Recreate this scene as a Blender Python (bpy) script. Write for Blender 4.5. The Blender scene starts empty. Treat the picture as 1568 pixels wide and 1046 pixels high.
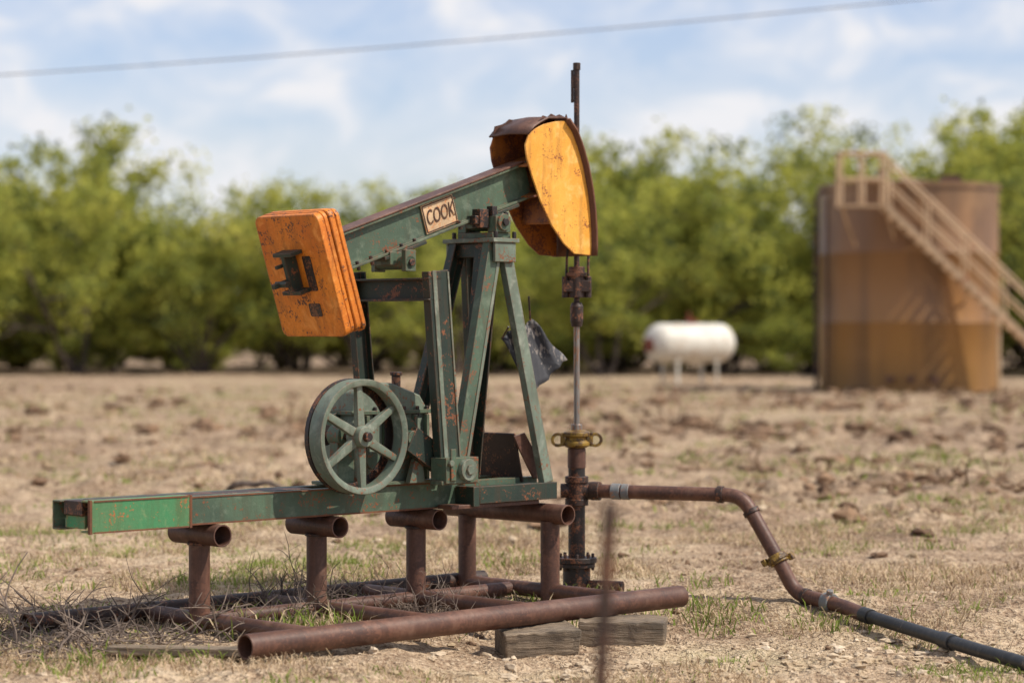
import bpy, math, random
import numpy as np
from mathutils import Vector, Matrix, Quaternion
random.seed(7); rng=np.random.default_rng(11)
scene=bpy.context.scene
V=Vector
# ------------------------------------------------------------------ materials
def N(nt,t,**kw):
    n=nt.nodes.new(t)
    for k,v in kw.items():
        if k in n.inputs.keys(): n.inputs[k].default_value=v
        else: setattr(n,k,v)
    return n
def c4(c): return (c[0],c[1],c[2],1.0)
def ramp(nt,src,stops):
    r=nt.nodes.new('ShaderNodeValToRGB')
    el=r.color_ramp.elements
    el[0].position=stops[0][0]; el[0].color=c4(stops[0][1])
    el[1].position=stops[-1][0]; el[1].color=c4(stops[-1][1])
    for p,c in stops[1:-1]:
        e=el.new(p); e.color=c4(c)
    nt.links.new(src,r.inputs[0]); return r.outputs[0]
def g(v): return (v,v,v)
def mixc(nt,fac,a,b,mode='MIX'):
    m=nt.nodes.new('ShaderNodeMix'); m.data_type='RGBA'; m.blend_type=mode
    for s,val in ((m.inputs[0],fac),(m.inputs[6],a),(m.inputs[7],b)):
        if hasattr(val,'is_output'): nt.links.new(val,s)
        else: s.default_value= val if isinstance(val,(int,float)) else c4(val)
    return m.outputs[2]
def math_(nt,op,a,b=0.0,clamp=False):
    m=nt.nodes.new('ShaderNodeMath'); m.operation=op; m.use_clamp=clamp
    for s,val in ((m.inputs[0],a),(m.inputs[1],b)):
        if hasattr(val,'is_output'): nt.links.new(val,s)
        else: s.default_value=val
    return m.outputs[0]
def noise(nt,vec,scale,detail=6,rough=.6,dist=0.0):
    n=N(nt,'ShaderNodeTexNoise'); n.inputs['Scale'].default_value=scale
    n.inputs['Detail'].default_value=detail; n.inputs['Roughness'].default_value=rough
    n.inputs['Distortion'].default_value=dist
    if vec is not None: nt.links.new(vec,n.inputs['Vector'])
    return n.outputs[0]
def newmat(name):
    m=bpy.data.materials.new(name); m.use_nodes=True; nt=m.node_tree
    b=nt.nodes['Principled BSDF']; tc=nt.nodes.new('ShaderNodeTexCoord')
    return m,nt,b,tc
def mapping(nt,src,scale=(1,1,1),loc=(0,0,0)):
    mp=nt.nodes.new('ShaderNodeMapping'); mp.inputs['Scale'].default_value=scale; mp.inputs['Location'].default_value=loc
    nt.links.new(src,mp.inputs[0]); return mp.outputs[0]
def bump(nt,b,h,strength=.3,dist=.01):
    bp=nt.nodes.new('ShaderNodeBump'); bp.inputs['Strength'].default_value=strength; bp.inputs['Distance'].default_value=dist
    nt.links.new(h,bp.inputs['Height']); nt.links.new(bp.outputs[0],b.inputs['Normal'])
def paint(name,base,rust=(.11,.045,.022),amt=.58,scale=7,rough=.5,wear=.5,fade=None,stretch=(1,1,1),chalk=None):
    m,nt,b,tc=newmat(name)
    vec=tc.outputs['Object'] if stretch==(1,1,1) else mapping(nt,tc.outputs['Object'],stretch)
    n1=noise(nt,vec,scale,5,.68,.3)
    n2=noise(nt,vec,scale*.45,3,.6)
    n3=noise(nt,vec,scale*9,2,.7)
    comb=math_(nt,'ADD',math_(nt,'MULTIPLY',n1,.62),math_(nt,'MULTIPLY',n3,.38))
    fac=ramp(nt,comb,[(amt-.0,g(0)),(amt+.035,g(1))])
    basec=mixc(nt,ramp(nt,n2,[(.35,g(0)),(.65,g(1))]),base,fade or tuple(x*.62 for x in base))
    basec=mixc(nt,math_(nt,'MULTIPLY',ramp(nt,n3,[(.3,g(0)),(.7,g(1))]),.35),basec,tuple(x*.55 for x in base))
    n4=noise(nt,mapping(nt,tc.outputs['Object'],(14,14,1.6)),1.6,3,.65)
    basec=mixc(nt,math_(nt,'MULTIPLY',ramp(nt,n4,[(.48,g(0)),(.68,g(1))]),.65),basec,tuple(.42*x+.30*y for x,y in zip(base,rust)))
    if chalk: basec=mixc(nt,math_(nt,'MULTIPLY',ramp(nt,n1,[(.32,g(1)),(.46,g(0))]),.65),basec,chalk)
    if wear>0:
        bv=N(nt,'ShaderNodeBevel',samples=2); bv.inputs['Radius'].default_value=.015
        geo=nt.nodes.new('ShaderNodeNewGeometry')
        vm=nt.nodes.new('ShaderNodeVectorMath'); vm.operation='DOT_PRODUCT'
        nt.links.new(bv.outputs[0],vm.inputs[0]); nt.links.new(geo.outputs['Normal'],vm.inputs[1])
        e=math_(nt,'SUBTRACT',1.0,vm.outputs['Value'])
        e=ramp(nt,math_(nt,'ADD',e,math_(nt,'MULTIPLY',math_(nt,'SUBTRACT',comb,.52),1.3)),[(.05,g(0)),(.20,g(1))])
        e=math_(nt,'MULTIPLY',e,wear)
        fac=math_(nt,'MAXIMUM',fac,e)
    rustc=mixc(nt,ramp(nt,n3,[(.35,g(0)),(.7,g(1))]),rust,(rust[0]*2.1,rust[1]*1.8,rust[2]*1.5))
    col=mixc(nt,fac,basec,rustc)
    nt.links.new(col,b.inputs['Base Color'])
    b.inputs['Roughness'].default_value=rough+.05
    b.inputs['Specular IOR Level'].default_value=.4
    bump(nt,b,comb,.5,.006)
    return m
M={}
M['green']=paint('faded_green_paint',(.092,.146,.092),amt=.56,fade=(.052,.084,.058),wear=.7,chalk=(.18,.22,.155))
M['green_bright']=paint('green_paint',(.04,.25,.10),amt=.57,fade=(.10,.20,.09),wear=1,rust=(.2,.08,.03),chalk=(.24,.28,.13))
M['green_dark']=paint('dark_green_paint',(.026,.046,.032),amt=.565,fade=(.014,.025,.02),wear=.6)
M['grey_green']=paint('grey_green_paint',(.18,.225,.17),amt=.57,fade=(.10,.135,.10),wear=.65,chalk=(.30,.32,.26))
M['orange']=paint('orange_paint',(.72,.225,.018),rust=(.06,.028,.018),amt=.56,scale=9,fade=(.55,.14,.012),wear=.8,chalk=(.82,.34,.07))
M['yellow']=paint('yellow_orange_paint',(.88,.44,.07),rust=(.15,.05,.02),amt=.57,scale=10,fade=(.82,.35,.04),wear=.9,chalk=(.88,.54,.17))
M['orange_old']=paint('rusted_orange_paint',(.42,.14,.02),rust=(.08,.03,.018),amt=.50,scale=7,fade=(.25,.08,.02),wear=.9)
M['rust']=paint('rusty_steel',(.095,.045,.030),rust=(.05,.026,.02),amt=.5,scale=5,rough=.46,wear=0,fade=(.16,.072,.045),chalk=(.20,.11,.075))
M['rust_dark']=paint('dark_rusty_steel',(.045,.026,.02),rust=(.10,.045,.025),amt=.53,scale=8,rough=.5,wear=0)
M['rust_orange']=paint('orange_rust',(.20,.08,.035),rust=(.08,.035,.022),amt=.5,scale=8,rough=.7,wear=0)
M['grime']=paint('greasy_iron',(.026,.021,.019),rust=(.09,.04,.022),amt=.52,scale=9,rough=.45,wear=0)
M['gold']=paint('brass_fitting',(.36,.22,.035),rust=(.05,.03,.015),amt=.49,scale=22,rough=.4,wear=0)
M['steel']=paint('polished_rod_steel',(.30,.28,.26),rust=(.18,.1,.06),amt=.53,scale=12,rough=.35,wear=0,stretch=(1,1,.2))
M['steel'].node_tree.nodes['Principled BSDF'].inputs['Metallic'].default_value=.6
M['galv']=paint('galvanised',(.22,.23,.23),rust=(.2,.12,.08),amt=.55,scale=14,rough=.45,wear=0)
M['hose']=paint('black_poly_pipe',(.020,.022,.024),rust=(.12,.10,.08),amt=.60,scale=10,rough=.42,wear=0)
M['sheet']=paint('weathered_grey_sheet',(.05,.052,.060),rust=(.12,.12,.125),amt=.53,scale=5,rough=.7,wear=0,stretch=(1,1,.5))
M['cream']=paint('cream_nameplate',(.70,.50,.30),rust=(.30,.14,.06),amt=.54,scale=16,rough=.5,wear=0)
M['black']=paint('black_lettering',(.08,.035,.02),rust=(.35,.2,.1),amt=.58,scale=20,rough=.6,wear=0)
M['white']=paint('white_tank_paint',(.74,.72,.64),rust=(.30,.2,.12),amt=.585,scale=2.2,rough=.45,wear=0,fade=(.58,.54,.46))
M['red']=paint('red_cap',(.20,.035,.02),rust=(.12,.05,.03),amt=.52,scale=5,rough=.6,wear=0)
M['stair']=paint('stair_paint',(.70,.50,.31),rust=(.22,.11,.06),amt=.57,scale=2,rough=.6,wear=0)
M['wire']=paint('cable',(.34,.35,.38),amt=.7,wear=0)
def tank_mat():
    m,nt,b,tc=newmat('rusty_tank_steel')
    sep=nt.nodes.new('ShaderNodeSeparateXYZ'); nt.links.new(tc.outputs['Object'],sep.inputs[0])
    st=noise(nt,mapping(nt,tc.outputs['Object'],(1,1,.08)),.9,5,.6,.2)
    pn=noise(nt,tc.outputs['Object'],.7,5,.6)
    zz=math_(nt,'ADD',math_(nt,'DIVIDE',sep.outputs['Z'],5.5),math_(nt,'MULTIPLY',math_(nt,'SUBTRACT',pn,.5),.40))
    col=ramp(nt,zz,[(0,(.25,.13,.036)),(.20,(.31,.155,.040)),(.44,(.27,.128,.036)),(.66,(.225,.108,.036)),(.86,(.22,.112,.044)),(1,(.28,.165,.08))])
    col=mixc(nt,math_(nt,'MULTIPLY',ramp(nt,st,[(.44,g(0)),(.64,g(1))]),.7),col,(.085,.048,.026))
    col=mixc(nt,math_(nt,'MULTIPLY',ramp(nt,pn,[(.5,g(0)),(.75,g(1))]),.45),col,(.34,.19,.08))
    nt.links.new(col,b.inputs['Base Color']); b.inputs['Roughness'].default_value=.45
    return m
M['tank']=tank_mat()
def wood_mat():
    m,nt,b,tc=newmat('weathered_timber')
    n=noise(nt,mapping(nt,tc.outputs['Object'],(2,30,30)),1.5,6,.6,.4)
    n2=noise(nt,tc.outputs['Object'],6,6,.6)
    col=ramp(nt,n,[(.3,(.06,.042,.028)),(.55,(.24,.18,.12)),(.75,(.42,.33,.24))])
    col=mixc(nt,ramp(nt,n2,[(.48,g(0)),(.72,g(1))]),col,(.09,.07,.05))
    nt.links.new(col,b.inputs['Base Color']); b.inputs['Roughness'].default_value=.85
    bump(nt,b,math_(nt,'ADD',n,n2),1.0,.02); return m
M['wood']=wood_mat()
def ground_mat():
    m,nt,b,tc=newmat('dry_pasture_ground')
    o=tc.outputs['Object']
    n1=noise(nt,o,.20,3,.6); n2=noise(nt,o,.9,6,.70,.2); n3=noise(nt,o,8,4,.72); n4=noise(nt,o,38,2,.7)
    at=nt.nodes.new('ShaderNodeAttribute'); at.attribute_name='soil'
    f=math_(nt,'ADD',math_(nt,'MULTIPLY',n2,.55),math_(nt,'MULTIPLY',n3,.45))
    col=ramp(nt,f,[(.37,(.17,.11,.068)),(.455,(.34,.24,.155)),(.54,(.50,.375,.25)),(.68,(.63,.50,.355))])
    gm=math_(nt,'MULTIPLY',ramp(nt,math_(nt,'ADD',math_(nt,'MULTIPLY',n1,.5),math_(nt,'MULTIPLY',n2,.5)),[(.50,g(0)),(.61,g(1))]),.4)
    col=mixc(nt,gm,col,(.22,.225,.09))
    sc=mixc(nt,ramp(nt,f,[(.44,g(0)),(.58,g(1))]),(.16,.098,.060),(.46,.33,.225))
    col=mixc(nt,math_(nt,'MULTIPLY',at.outputs['Fac'],ramp(nt,n3,[(.25,g(.55)),(.55,g(.95))])),col,sc)
    col=mixc(nt,math_(nt,'MULTIPLY',ramp(nt,n4,[(.5,g(0)),(.66,g(1))]),.5),col,(.62,.50,.36))
    col=mixc(nt,math_(nt,'MULTIPLY',ramp(nt,n4,[(.35,g(1)),(.47,g(0))]),.8),col,(.10,.062,.040))
    nt.links.new(col,b.inputs['Base Color']); b.inputs['Roughness'].default_value=.95; b.inputs['Specular IOR Level'].default_value=.1
    h=math_(nt,'ADD',math_(nt,'MULTIPLY',n3,.7),math_(nt,'MULTIPLY',n4,.3))
    bump(nt,b,h,1.0,.10); return m
M['ground']=ground_mat()
def simple(name,c1,c2,scale=3,rough=.9,trans=0,coord='Object',det=2):
    m,nt,b,tc=newmat(name)
    n=noise(nt,tc.outputs[coord],scale,det,.6)
    col=ramp(nt,n,[(.35,c1),(.65,c2)])
    if trans>0:
        nt.nodes.remove(b)
        d=nt.nodes.new('ShaderNodeBsdfDiffuse'); nt.links.new(col,d.inputs[0])
        t=nt.nodes.new('ShaderNodeBsdfTranslucent'); nt.links.new(col,t.inputs[0])
        mx=nt.nodes.new('ShaderNodeMixShader'); mx.inputs[0].default_value=trans
        nt.links.new(d.outputs[0],mx.inputs[1]); nt.links.new(t.outputs[0],mx.inputs[2])
        nt.links.new(mx.outputs[0],nt.nodes['Material Output'].inputs[0])
    else:
        nt.links.new(col,b.inputs['Base Color']); b.inputs['Roughness'].default_value=rough; b.inputs['Specular IOR Level'].default_value=.15
    return m
M['straw']=simple('dry_grass_blades',(.44,.33,.20),(.66,.52,.35),2,trans=.2)
M['straw2']=simple('brown_grass_blades',(.20,.13,.08),(.40,.28,.17),2,trans=.1)
M['gblade']=simple('green_grass_blades',(.15,.20,.04),(.28,.34,.08),2,trans=.3)
M['twig']=simple('dead_twigs',(.085,.065,.055),(.25,.195,.155),9)
M['stone']=simple('limestone_pebbles',(.36,.27,.17),(.60,.49,.36),1.5)
M['clod']=simple('earth_clods',(.085,.05,.032),(.28,.18,.11),2.5)
M['bark']=simple('mesquite_bark',(.045,.036,.03),(.11,.085,.07),6)
M['leaf1']=simple('leaves_light',(.42,.43,.085),(.58,.55,.13),.5,.6,.42)
M['leaf2']=simple('leaves_mid',(.25,.29,.065),(.39,.41,.095),.5,.6,.40)
M['leaf3']=simple('leaves_dark',(.10,.13,.048),(.17,.20,.068),.5,.6,.3)

# ------------------------------------------------------------------ mesh builder
class MB:
    def __init__(s): s.v=[]; s.f=[]; s.m=[]; s.cm=0
    def add(s,vs,fs):
        o=len(s.v); s.v+= [tuple(x) for x in vs]
        for f in fs: s.f.append([i+o for i in f]); s.m.append(s.cm)
    def prism(s,p0,p1,prof,up=(0,0,1),prof1=None):
        p0=V(p0);p1=V(p1); z=(p1-p0).normalized(); up=V(up); y=(up-z*up.dot(z)).normalized(); x=y.cross(z)
        prof1=prof1 or prof; n=len(prof)
        vs=[p0+x*a+y*b for a,b in prof]+[p1+x*a+y*b for a,b in prof1]
        fs=[[i,(i+1)%n,(i+1)%n+n,i+n] for i in range(n)]+[list(range(n))[::-1],list(range(n,2*n))]
        s.add(vs,fs)
    def bar(s,p0,p1,w,h,up=(0,0,1),w1=None,h1=None):
        R=lambda w,h:[(-w/2,-h/2),(w/2,-h/2),(w/2,h/2),(-w/2,h/2)]
        s.prism(p0,p1,R(w,h),up,R(w1 or w,h1 or h))
    def box(s,x0,x1,y0,y1,z0,z1):
        vs=[(x,y,z) for z in (z0,z1) for x,y in ((x0,y0),(x1,y0),(x1,y1),(x0,y1))]
        s.add(vs,[[0,3,2,1],[4,5,6,7],[0,1,5,4],[1,2,6,5],[2,3,7,6],[3,0,4,7]])
    def cyl(s,p0,p1,r,r1=None,n=24):
        r1=r if r1 is None else r1
        c=lambda r:[(r*math.cos(2*math.pi*i/n),r*math.sin(2*math.pi*i/n)) for i in range(n)]
        d=(V(p1)-V(p0)).normalized(); up=(0,0,1) if abs(d.z)<.9 else (1,0,0)
        s.prism(p0,p1,c(r),up,c(r1))
    def pipe(s,p0,p1,r,t=.008,n=28):
        p0=V(p0);p1=V(p1);z=(p1-p0).normalized(); up=V((0,0,1)) if abs(z.z)<.9 else V((1,0,0))
        y=(up-z*up.dot(z)).normalized(); x=y.cross(z); vs=[]
        for p,rr in ((p0,r),(p1,r),(p1,r-t),(p0,r-t)):
            vs+=[p+x*rr*math.cos(2*math.pi*i/n)+y*rr*math.sin(2*math.pi*i/n) for i in range(n)]
        fs=[]
        for k in range(4):
            a=k*n;b=((k+1)%4)*n
            fs+=[[a+i,a+(i+1)%n,b+(i+1)%n,b+i] for i in range(n)]
        s.add(vs,fs)
    def tube(s,pts,r,n=14,cap=True):
        pts=[V(p) for p in pts]; rs=r if isinstance(r,(list,tuple)) else [r]*len(pts)
        vs=[];prev=None
        for i,p in enumerate(pts):
            d=(pts[min(i+1,len(pts)-1)]-pts[max(i-1,0)]).normalized()
            if prev is None:
                up=V((0,0,1)) if abs(d.z)<.9 else V((1,0,0)); prev=(up-d*up.dot(d)).normalized()
            else: prev=(prev-d*prev.dot(d)).normalized()
            x=prev.cross(d)
            vs+=[p+(x*math.cos(2*math.pi*k/n)+prev*math.sin(2*math.pi*k/n))*rs[i] for k in range(n)]
        fs=[]
        for i in range(len(pts)-1):
            fs+=[[i*n+k,i*n+(k+1)%n,(i+1)*n+(k+1)%n,(i+1)*n+k] for k in range(n)]
        if cap: fs+=[list(range(n))[::-1],[(len(pts)-1)*n+k for k in range(n)]]
        s.add(vs,fs)
    def extr(s,poly,y0,y1):
        n=len(poly)
        vs=[(a,y0,b) for a,b in poly]+[(a,y1,b) for a,b in poly]
        s.add(vs,[[i,(i+1)%n,(i+1)%n+n,i+n] for i in range(n)]+[list(range(n))[::-1],list(range(n,2*n))])
    def lathe(s,prof,c,axis,n=64):
        c=V(c);z=V(axis).normalized(); up=V((0,0,1)) if abs(z.z)<.9 else V((1,0,0))
        y=(up-z*up.dot(z)).normalized();x=y.cross(z); vs=[];m=len(prof)
        for i in range(n):
            a=2*math.pi*i/n; d=x*math.cos(a)+y*math.sin(a)
            vs+=[c+d*r+z*t for r,t in prof]
        fs=[[i*m+k,i*m+(k+1)%m,((i+1)%n)*m+(k+1)%m,((i+1)%n)*m+k] for i in range(n) for k in range(m)]
        s.add(vs,fs)
    def strip(s,rows,th=None):
        m=len(rows[0]); vs=[p for r in rows for p in r]
        s.add(vs,[[i*m+k,i*m+k+1,(i+1)*m+k+1,(i+1)*m+k] for i in range(len(rows)-1) for k in range(m-1)])
    def obj(s,name,mats,parent=None,bevel=.003,smooth=True,solid=0):
        me=bpy.data.meshes.new(name); me.from_pydata(s.v,[],s.f); me.update()
        if not isinstance(mats,(list,tuple)): mats=[mats]
        for mm in mats: me.materials.append(M[mm] if isinstance(mm,str) else mm)
        me.polygons.foreach_set('material_index',s.m)
        import bmesh
        bm=bmesh.new(); bm.from_mesh(me); bmesh.ops.recalc_face_normals(bm,faces=bm.faces); bm.to_mesh(me); bm.free()
        if smooth:
            me.polygons.foreach_set('use_smooth',[True]*len(me.polygons)); me.set_sharp_from_angle(angle=math.radians(34))
        o=bpy.data.objects.new(name,me); scene.collection.objects.link(o)
        if parent: o.parent=parent
        if solid:
            q=o.modifiers.new('solid','SOLIDIFY'); q.thickness=solid; q.offset=0
        if bevel:
            q=o.modifiers.new('bevel','BEVEL'); q.width=bevel; q.segments=2; q.limit_method='ANGLE'; q.angle_limit=math.radians(45)
        return o
def empty(name,loc=(0,0,0),rot=0):
    e=bpy.data.objects.new(name,None); scene.collection.objects.link(e); e.location=loc; e.rotation_euler=(0,0,rot); e.empty_display_size=.3
    return e
def np_mesh(name,verts,faces,mats,midx=None,parent=None,smooth=False):
    me=bpy.data.meshes.new(name); k=faces.shape[1]
    me.vertices.add(len(verts)); me.vertices.foreach_set('co',verts.astype(np.float32).ravel())
    me.loops.add(faces.size); me.loops.foreach_set('vertex_index',faces.astype(np.int32).ravel())
    me.polygons.add(len(faces)); me.polygons.foreach_set('loop_start',np.arange(0,faces.size,k,dtype=np.int32))
    for mm in mats: me.materials.append(M[mm])
    if midx is not None: me.polygons.foreach_set('material_index',midx.astype(np.int32))
    me.polygons.foreach_set('use_smooth',np.full(len(faces),smooth))
    me.update(calc_edges=True); me.validate()
    o=bpy.data.objects.new(name,me); scene.collection.objects.link(o)
    if parent: o.parent=parent
    return o

# ------------------------------------------------------------------ terrain
def vnoise(x,y,seed=0):
    x=np.asarray(x,float);y=np.asarray(y,float)
    xi=np.floor(x).astype(np.int64);yi=np.floor(y).astype(np.int64);fx=x-xi;fy=y-yi
    def h(a,b):
        n=(a*374761393+b*668265263+seed*974711)&0x7fffffff
        n=((n^(n>>13))*1274126177)&0x7fffffff
        return ((n^(n>>16))&0xffff)/65535.0
    u=fx*fx*(3-2*fx);v=fy*fy*(3-2*fy)
    return (h(xi,yi)*(1-u)+h(xi+1,yi)*u)*(1-v)+(h(xi,yi+1)*(1-u)+h(xi+1,yi+1)*u)*v
def fbm(x,y,seed=0,o=4):
    t=0;a=.5;w=0
    for i in range(o):
        t=t+a*vnoise(np.asarray(x)*2**i,np.asarray(y)*2**i,seed+i);w+=a;a*=.5
    return t/w
def ss(t): t=np.clip(t,0,1); return t*t*(3-2*t)
def churn(x,y):   # strips of disturbed earth
    m=.6*ss((fbm(x*.14,y*.08,61,3)-.50)/.12)
    m=np.maximum(m,ss((2.2-np.hypot((x-4.8)/1.6,(y-25)/1.1))/1.6))
    m=np.maximum(m,.9*ss((3.2-np.hypot((x-3.6)/2.2,(y-38)/1.5))/2))
    m=np.maximum(m,.8*ss((2.2-np.hypot((x+3.6)/1.6,(y-36)/1.3))/2))
    return m*ss((y-16)/5)*(1-ss((y-70)/15))
def Hh(x,y):
    x=np.asarray(x,float);y=np.asarray(y,float)
    h=.06*(fbm(x*1.6,y*1.6,3)-.5)+.08*(fbm(x*6,y*6,9,3)-.5)
    far=ss((y-16)/9)*(1-ss((y-78)/20))
    lump=np.maximum(0,fbm(x*2.6,y*2.2,33,4)-.50)
    h=h+far*.14*(fbm(x*.55,y*.55,21,4)-.5)+.50*lump*churn(x,y)
    nearx=ss((np.abs(x)-4)/3)*(1-far)
    h=h+nearx*.12*(fbm(x*.5,y*.5,5)-.5)
    h=h-.12*ss((x+.9)/.9)*ss((14.6-y)/1.3)
    tk=ss((4.5-np.hypot(x-10.5,y-64))/2)+ss((2.5-np.hypot(x-5.3,y-73))/1)
    h=h*(1-np.clip(tk,0,1))-.01
    return h
def H1(x,y): return float(Hh(x,y))
def axis(lo,hi,step,outlo,outhi,gr=1.09):
    a=list(np.arange(lo,hi,step)); s=step;x=hi
    while x<outhi: a.append(x); s*=gr; x+=s
    a.append(outhi); s=step;x=lo-step
    pre=[]
    while x>outlo: pre.append(x); s*=gr; x-=s
    pre.append(outlo); return np.array(pre[::-1]+a)
xs=axis(-4.5,5,.045,-700,700,1.03); ys=axis(9.5,20,.045,-60,1500,1.009)
X,Y=np.meshgrid(xs,ys); Z=Hh(X,Y)
nx,ny=len(xs),len(ys)
idx=np.arange(nx*ny).reshape(ny,nx)
F=np.stack([idx[:-1,:-1],idx[:-1,1:],idx[1:,1:],idx[1:,:-1]],-1).reshape(-1,4)
go=np_mesh('ground',np.stack([X,Y,Z],-1).reshape(-1,3),F,['ground'],smooth=True)
soil=np.clip(churn(X,Y)*.9+.6*ss((fbm(X*.5,Y*.35,71,4)-.49)/.1)*ss((Y-10)/6)+ss((Y-80)/6)*.8,0,1)
att=go.data.attributes.new('soil','FLOAT','POINT')
if len(att.data)==soil.size: att.data.foreach_set('value',soil.astype(np.float32).ravel())

# ---- grass
def blades(n,ylo,yhi,xw,hmin,hmax,w,thr,name_seed,power=1.0):
    y=ylo+(yhi-ylo)*rng.random(n)**power; x=(rng.random(n)*2-1)*(xw*y+1.5)
    d=fbm(x*1.3,y*1.3,50+name_seed,4)-.10*churn(x,y)-.07*ss((fbm(x*.5,y*.35,71,4)-.49)/.1)
    keep=d>(thr+rng.random(n)*.12); x=x[keep];y=y[keep];d=d[keep];n=len(x)
    z=Hh(x,y)-.005; h=(hmin+(hmax-hmin)*rng.random(n)**2)*(0.6+1.6*np.maximum(0,d-.3))
    a=rng.random(n)*6.283; lean=.25+(rng.random(n)**1.0)*1.5; la=rng.random(n)*6.283
    ww=w*(.6+.8*rng.random(n))*(1+np.maximum(0,y-14)/20)
    dx=np.cos(a)*ww;dy=np.sin(a)*ww
    p0=np.stack([x-dx,y-dy,z],-1);p1=np.stack([x+dx,y+dy,z],-1)
    mx=np.cos(la)*lean*h;my=np.sin(la)*lean*h
    p2=np.stack([x+dx*.7+mx*.4,y+dy*.7+my*.4,z+h*.6],-1);p3=np.stack([x-dx*.7+mx*.4,y-dy*.7+my*.4,z+h*.6],-1)
    p4=np.stack([x+mx,y+my,z+h*(1-lean*.4)],-1)
    vs=np.stack([p0,p1,p2,p3,p4],1).reshape(-1,3); b=np.arange(n)*5
    f=np.concatenate([np.stack([b,b+1,b+2],-1),np.stack([b,b+2,b+3],-1),np.stack([b+3,b+2,b+4],-1)])
    gr=fbm(x*.7,y*.7,80,3)
    m=np.where(rng.random(n)<np.clip((gr-.49)*4.5,.05,.85),2,np.where(rng.random(n)<.36,1,0))
    return vs,f,np.tile(m,3)
parts=[blades(150000,9.5,20,.26,.02,.10,.0030,.40,1,1.2),blades(65000,20,70,.26,.04,.13,.007,.44,2,1.3)]
vo=0;VS=[];FS=[];MS=[]
for v_,f_,m_ in parts: VS.append(v_);FS.append(f_+vo);MS.append(m_);vo+=len(v_)
np_mesh('dry_grass',np.concatenate(VS),np.concatenate(FS),['straw','straw2','gblade'],np.concatenate(MS))
def clumps(name,pts,mats,hr=(.08,.2),nb=40,rad=.1,w=.006):
    VS=[];FS=[];MS=[];vo=0
    for (cx,cy,sc) in pts:
        n=int(nb*sc); a=rng.random(n)*6.283; r=rad*sc*np.sqrt(rng.random(n))
        x=cx+np.cos(a)*r;y=cy+np.sin(a)*r;z=Hh(x,y)-.01; h=(hr[0]+(hr[1]-hr[0])*rng.random(n))*sc
        le=.2+1.0*rng.random(n); b=rng.random(n)*6.283; dx=np.cos(b)*w;dy=np.sin(b)*w; la=rng.random(n)*6.283; mx=np.cos(la)*le*h;my=np.sin(la)*le*h
        p=[np.stack([x-dx,y-dy,z],-1),np.stack([x+dx,y+dy,z],-1),np.stack([x+dx+mx*.4,y+dy+my*.4,z+h*.6],-1),np.stack([x-dx+mx*.4,y-dy+my*.4,z+h*.6],-1),np.stack([x+mx,y+my,z+h*(1-.3*le)],-1)]
        vs=np.stack(p,1).reshape(-1,3);bb=np.arange(n)*5+vo
        VS.append(vs);FS+= [np.stack([bb,bb+1,bb+2],-1),np.stack([bb,bb+2,bb+3],-1),np.stack([bb+3,bb+2,bb+4],-1)]
        m=rng.integers(0,len(mats),n); MS+=[m,m,m]; vo+=len(vs)
    return np_mesh(name,np.concatenate(VS),np.concatenate(FS),mats,np.concatenate(MS))
wp=[(-1.3,13.1,1.5),(-1.2,13.2,1.7),(-1.25,12.9,1.7),(-1.45,13.0,1.2),(1.15,15.3,1.0),(-.9,14.3,1.0),(-1.1,14.2,1.2)]
for i in range(460):
    y=10.5+20*random.random()**1.3; x=(random.random()*2-1)*(.23*y+.5)
    if fbm(x*.35,y*.35,90,2)>.44: wp.append((x,y,.35+.8*random.random()**1.5))
clumps('green_weeds',wp,['gblade','gblade','straw'],(.03,.12),70,.28,.004)
# ---- stones / clods
def rocks(name,pts,mat,flat=.6):
    import bmesh
    bm=bmesh.new(); bmesh.ops.create_icosphere(bm,subdivisions=2,radius=1); bv=np.array([v.co[:] for v in bm.verts]); bf=np.array([[v.index for v in f.verts] for f in bm.faces]); bm.free()
    VS=[];FS=[];o=0
    for x,y,r in pts:
        q=bv.copy(); s=rng.random(3)*.7+.5; ph=rng.random(3)*10
        k=1+.32*np.sin(q[:,0]*2.6+ph[0])*np.cos(q[:,1]*3.1+ph[1])+.22*np.sin(q[:,2]*5+ph[2]+q[:,0]*3)+.10*rng.standard_normal(len(q))
        q=q*k[:,None]*s; q[:,2]*=flat; a=rng.random()*6.28
        q=np.stack([q[:,0]*math.cos(a)-q[:,1]*math.sin(a),q[:,0]*math.sin(a)+q[:,1]*math.cos(a),q[:,2]],-1)*r
        q+=np.array([x,y,H1(x,y)+r*.08]); VS.append(q);FS.append(bf+o);o+=len(q)
    return np_mesh(name,np.concatenate(VS),np.concatenate(FS),[mat])
sp=[]
for i in range(1300):
    y=10.5+5*random.random()**1.3; x=random.uniform(-3,3.6)
    dens=1.0 if (x>-1.2 and y<13.2) else .25
    if random.random()<dens: sp.append((x,y,.006+.022*random.random()**3))
for i in range(170): sp.append((random.gauss(.6,.6),random.gauss(12.0,.35),.012+.03*random.random()**2))
for i in range(170): sp.append((random.gauss(2.0,.45),random.gauss(12.6,.45),.012+.03*random.random()**2))
for i in range(300):
    y=16+30*random.random(); x=random.uniform(-.25,.25)*y; sp.append((x,y,.02+.05*random.random()**3))
rocks('limestone_gravel',sp,'stone')
cp=[]
def band(cx,cy,sx,sy,n,r0,r1):
    for i in range(n): cp.append((random.gauss(cx,sx),random.gauss(cy,sy),r0+(r1-r0)*random.random()**3))
band(3.4,38,2.2,1.6,120,.04,.27); band(8,34,3,3,100,.04,.26); band(0,42,1,1.2,50,.06,.32); band(-4,38,.8,1,40,.05,.24)
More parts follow.
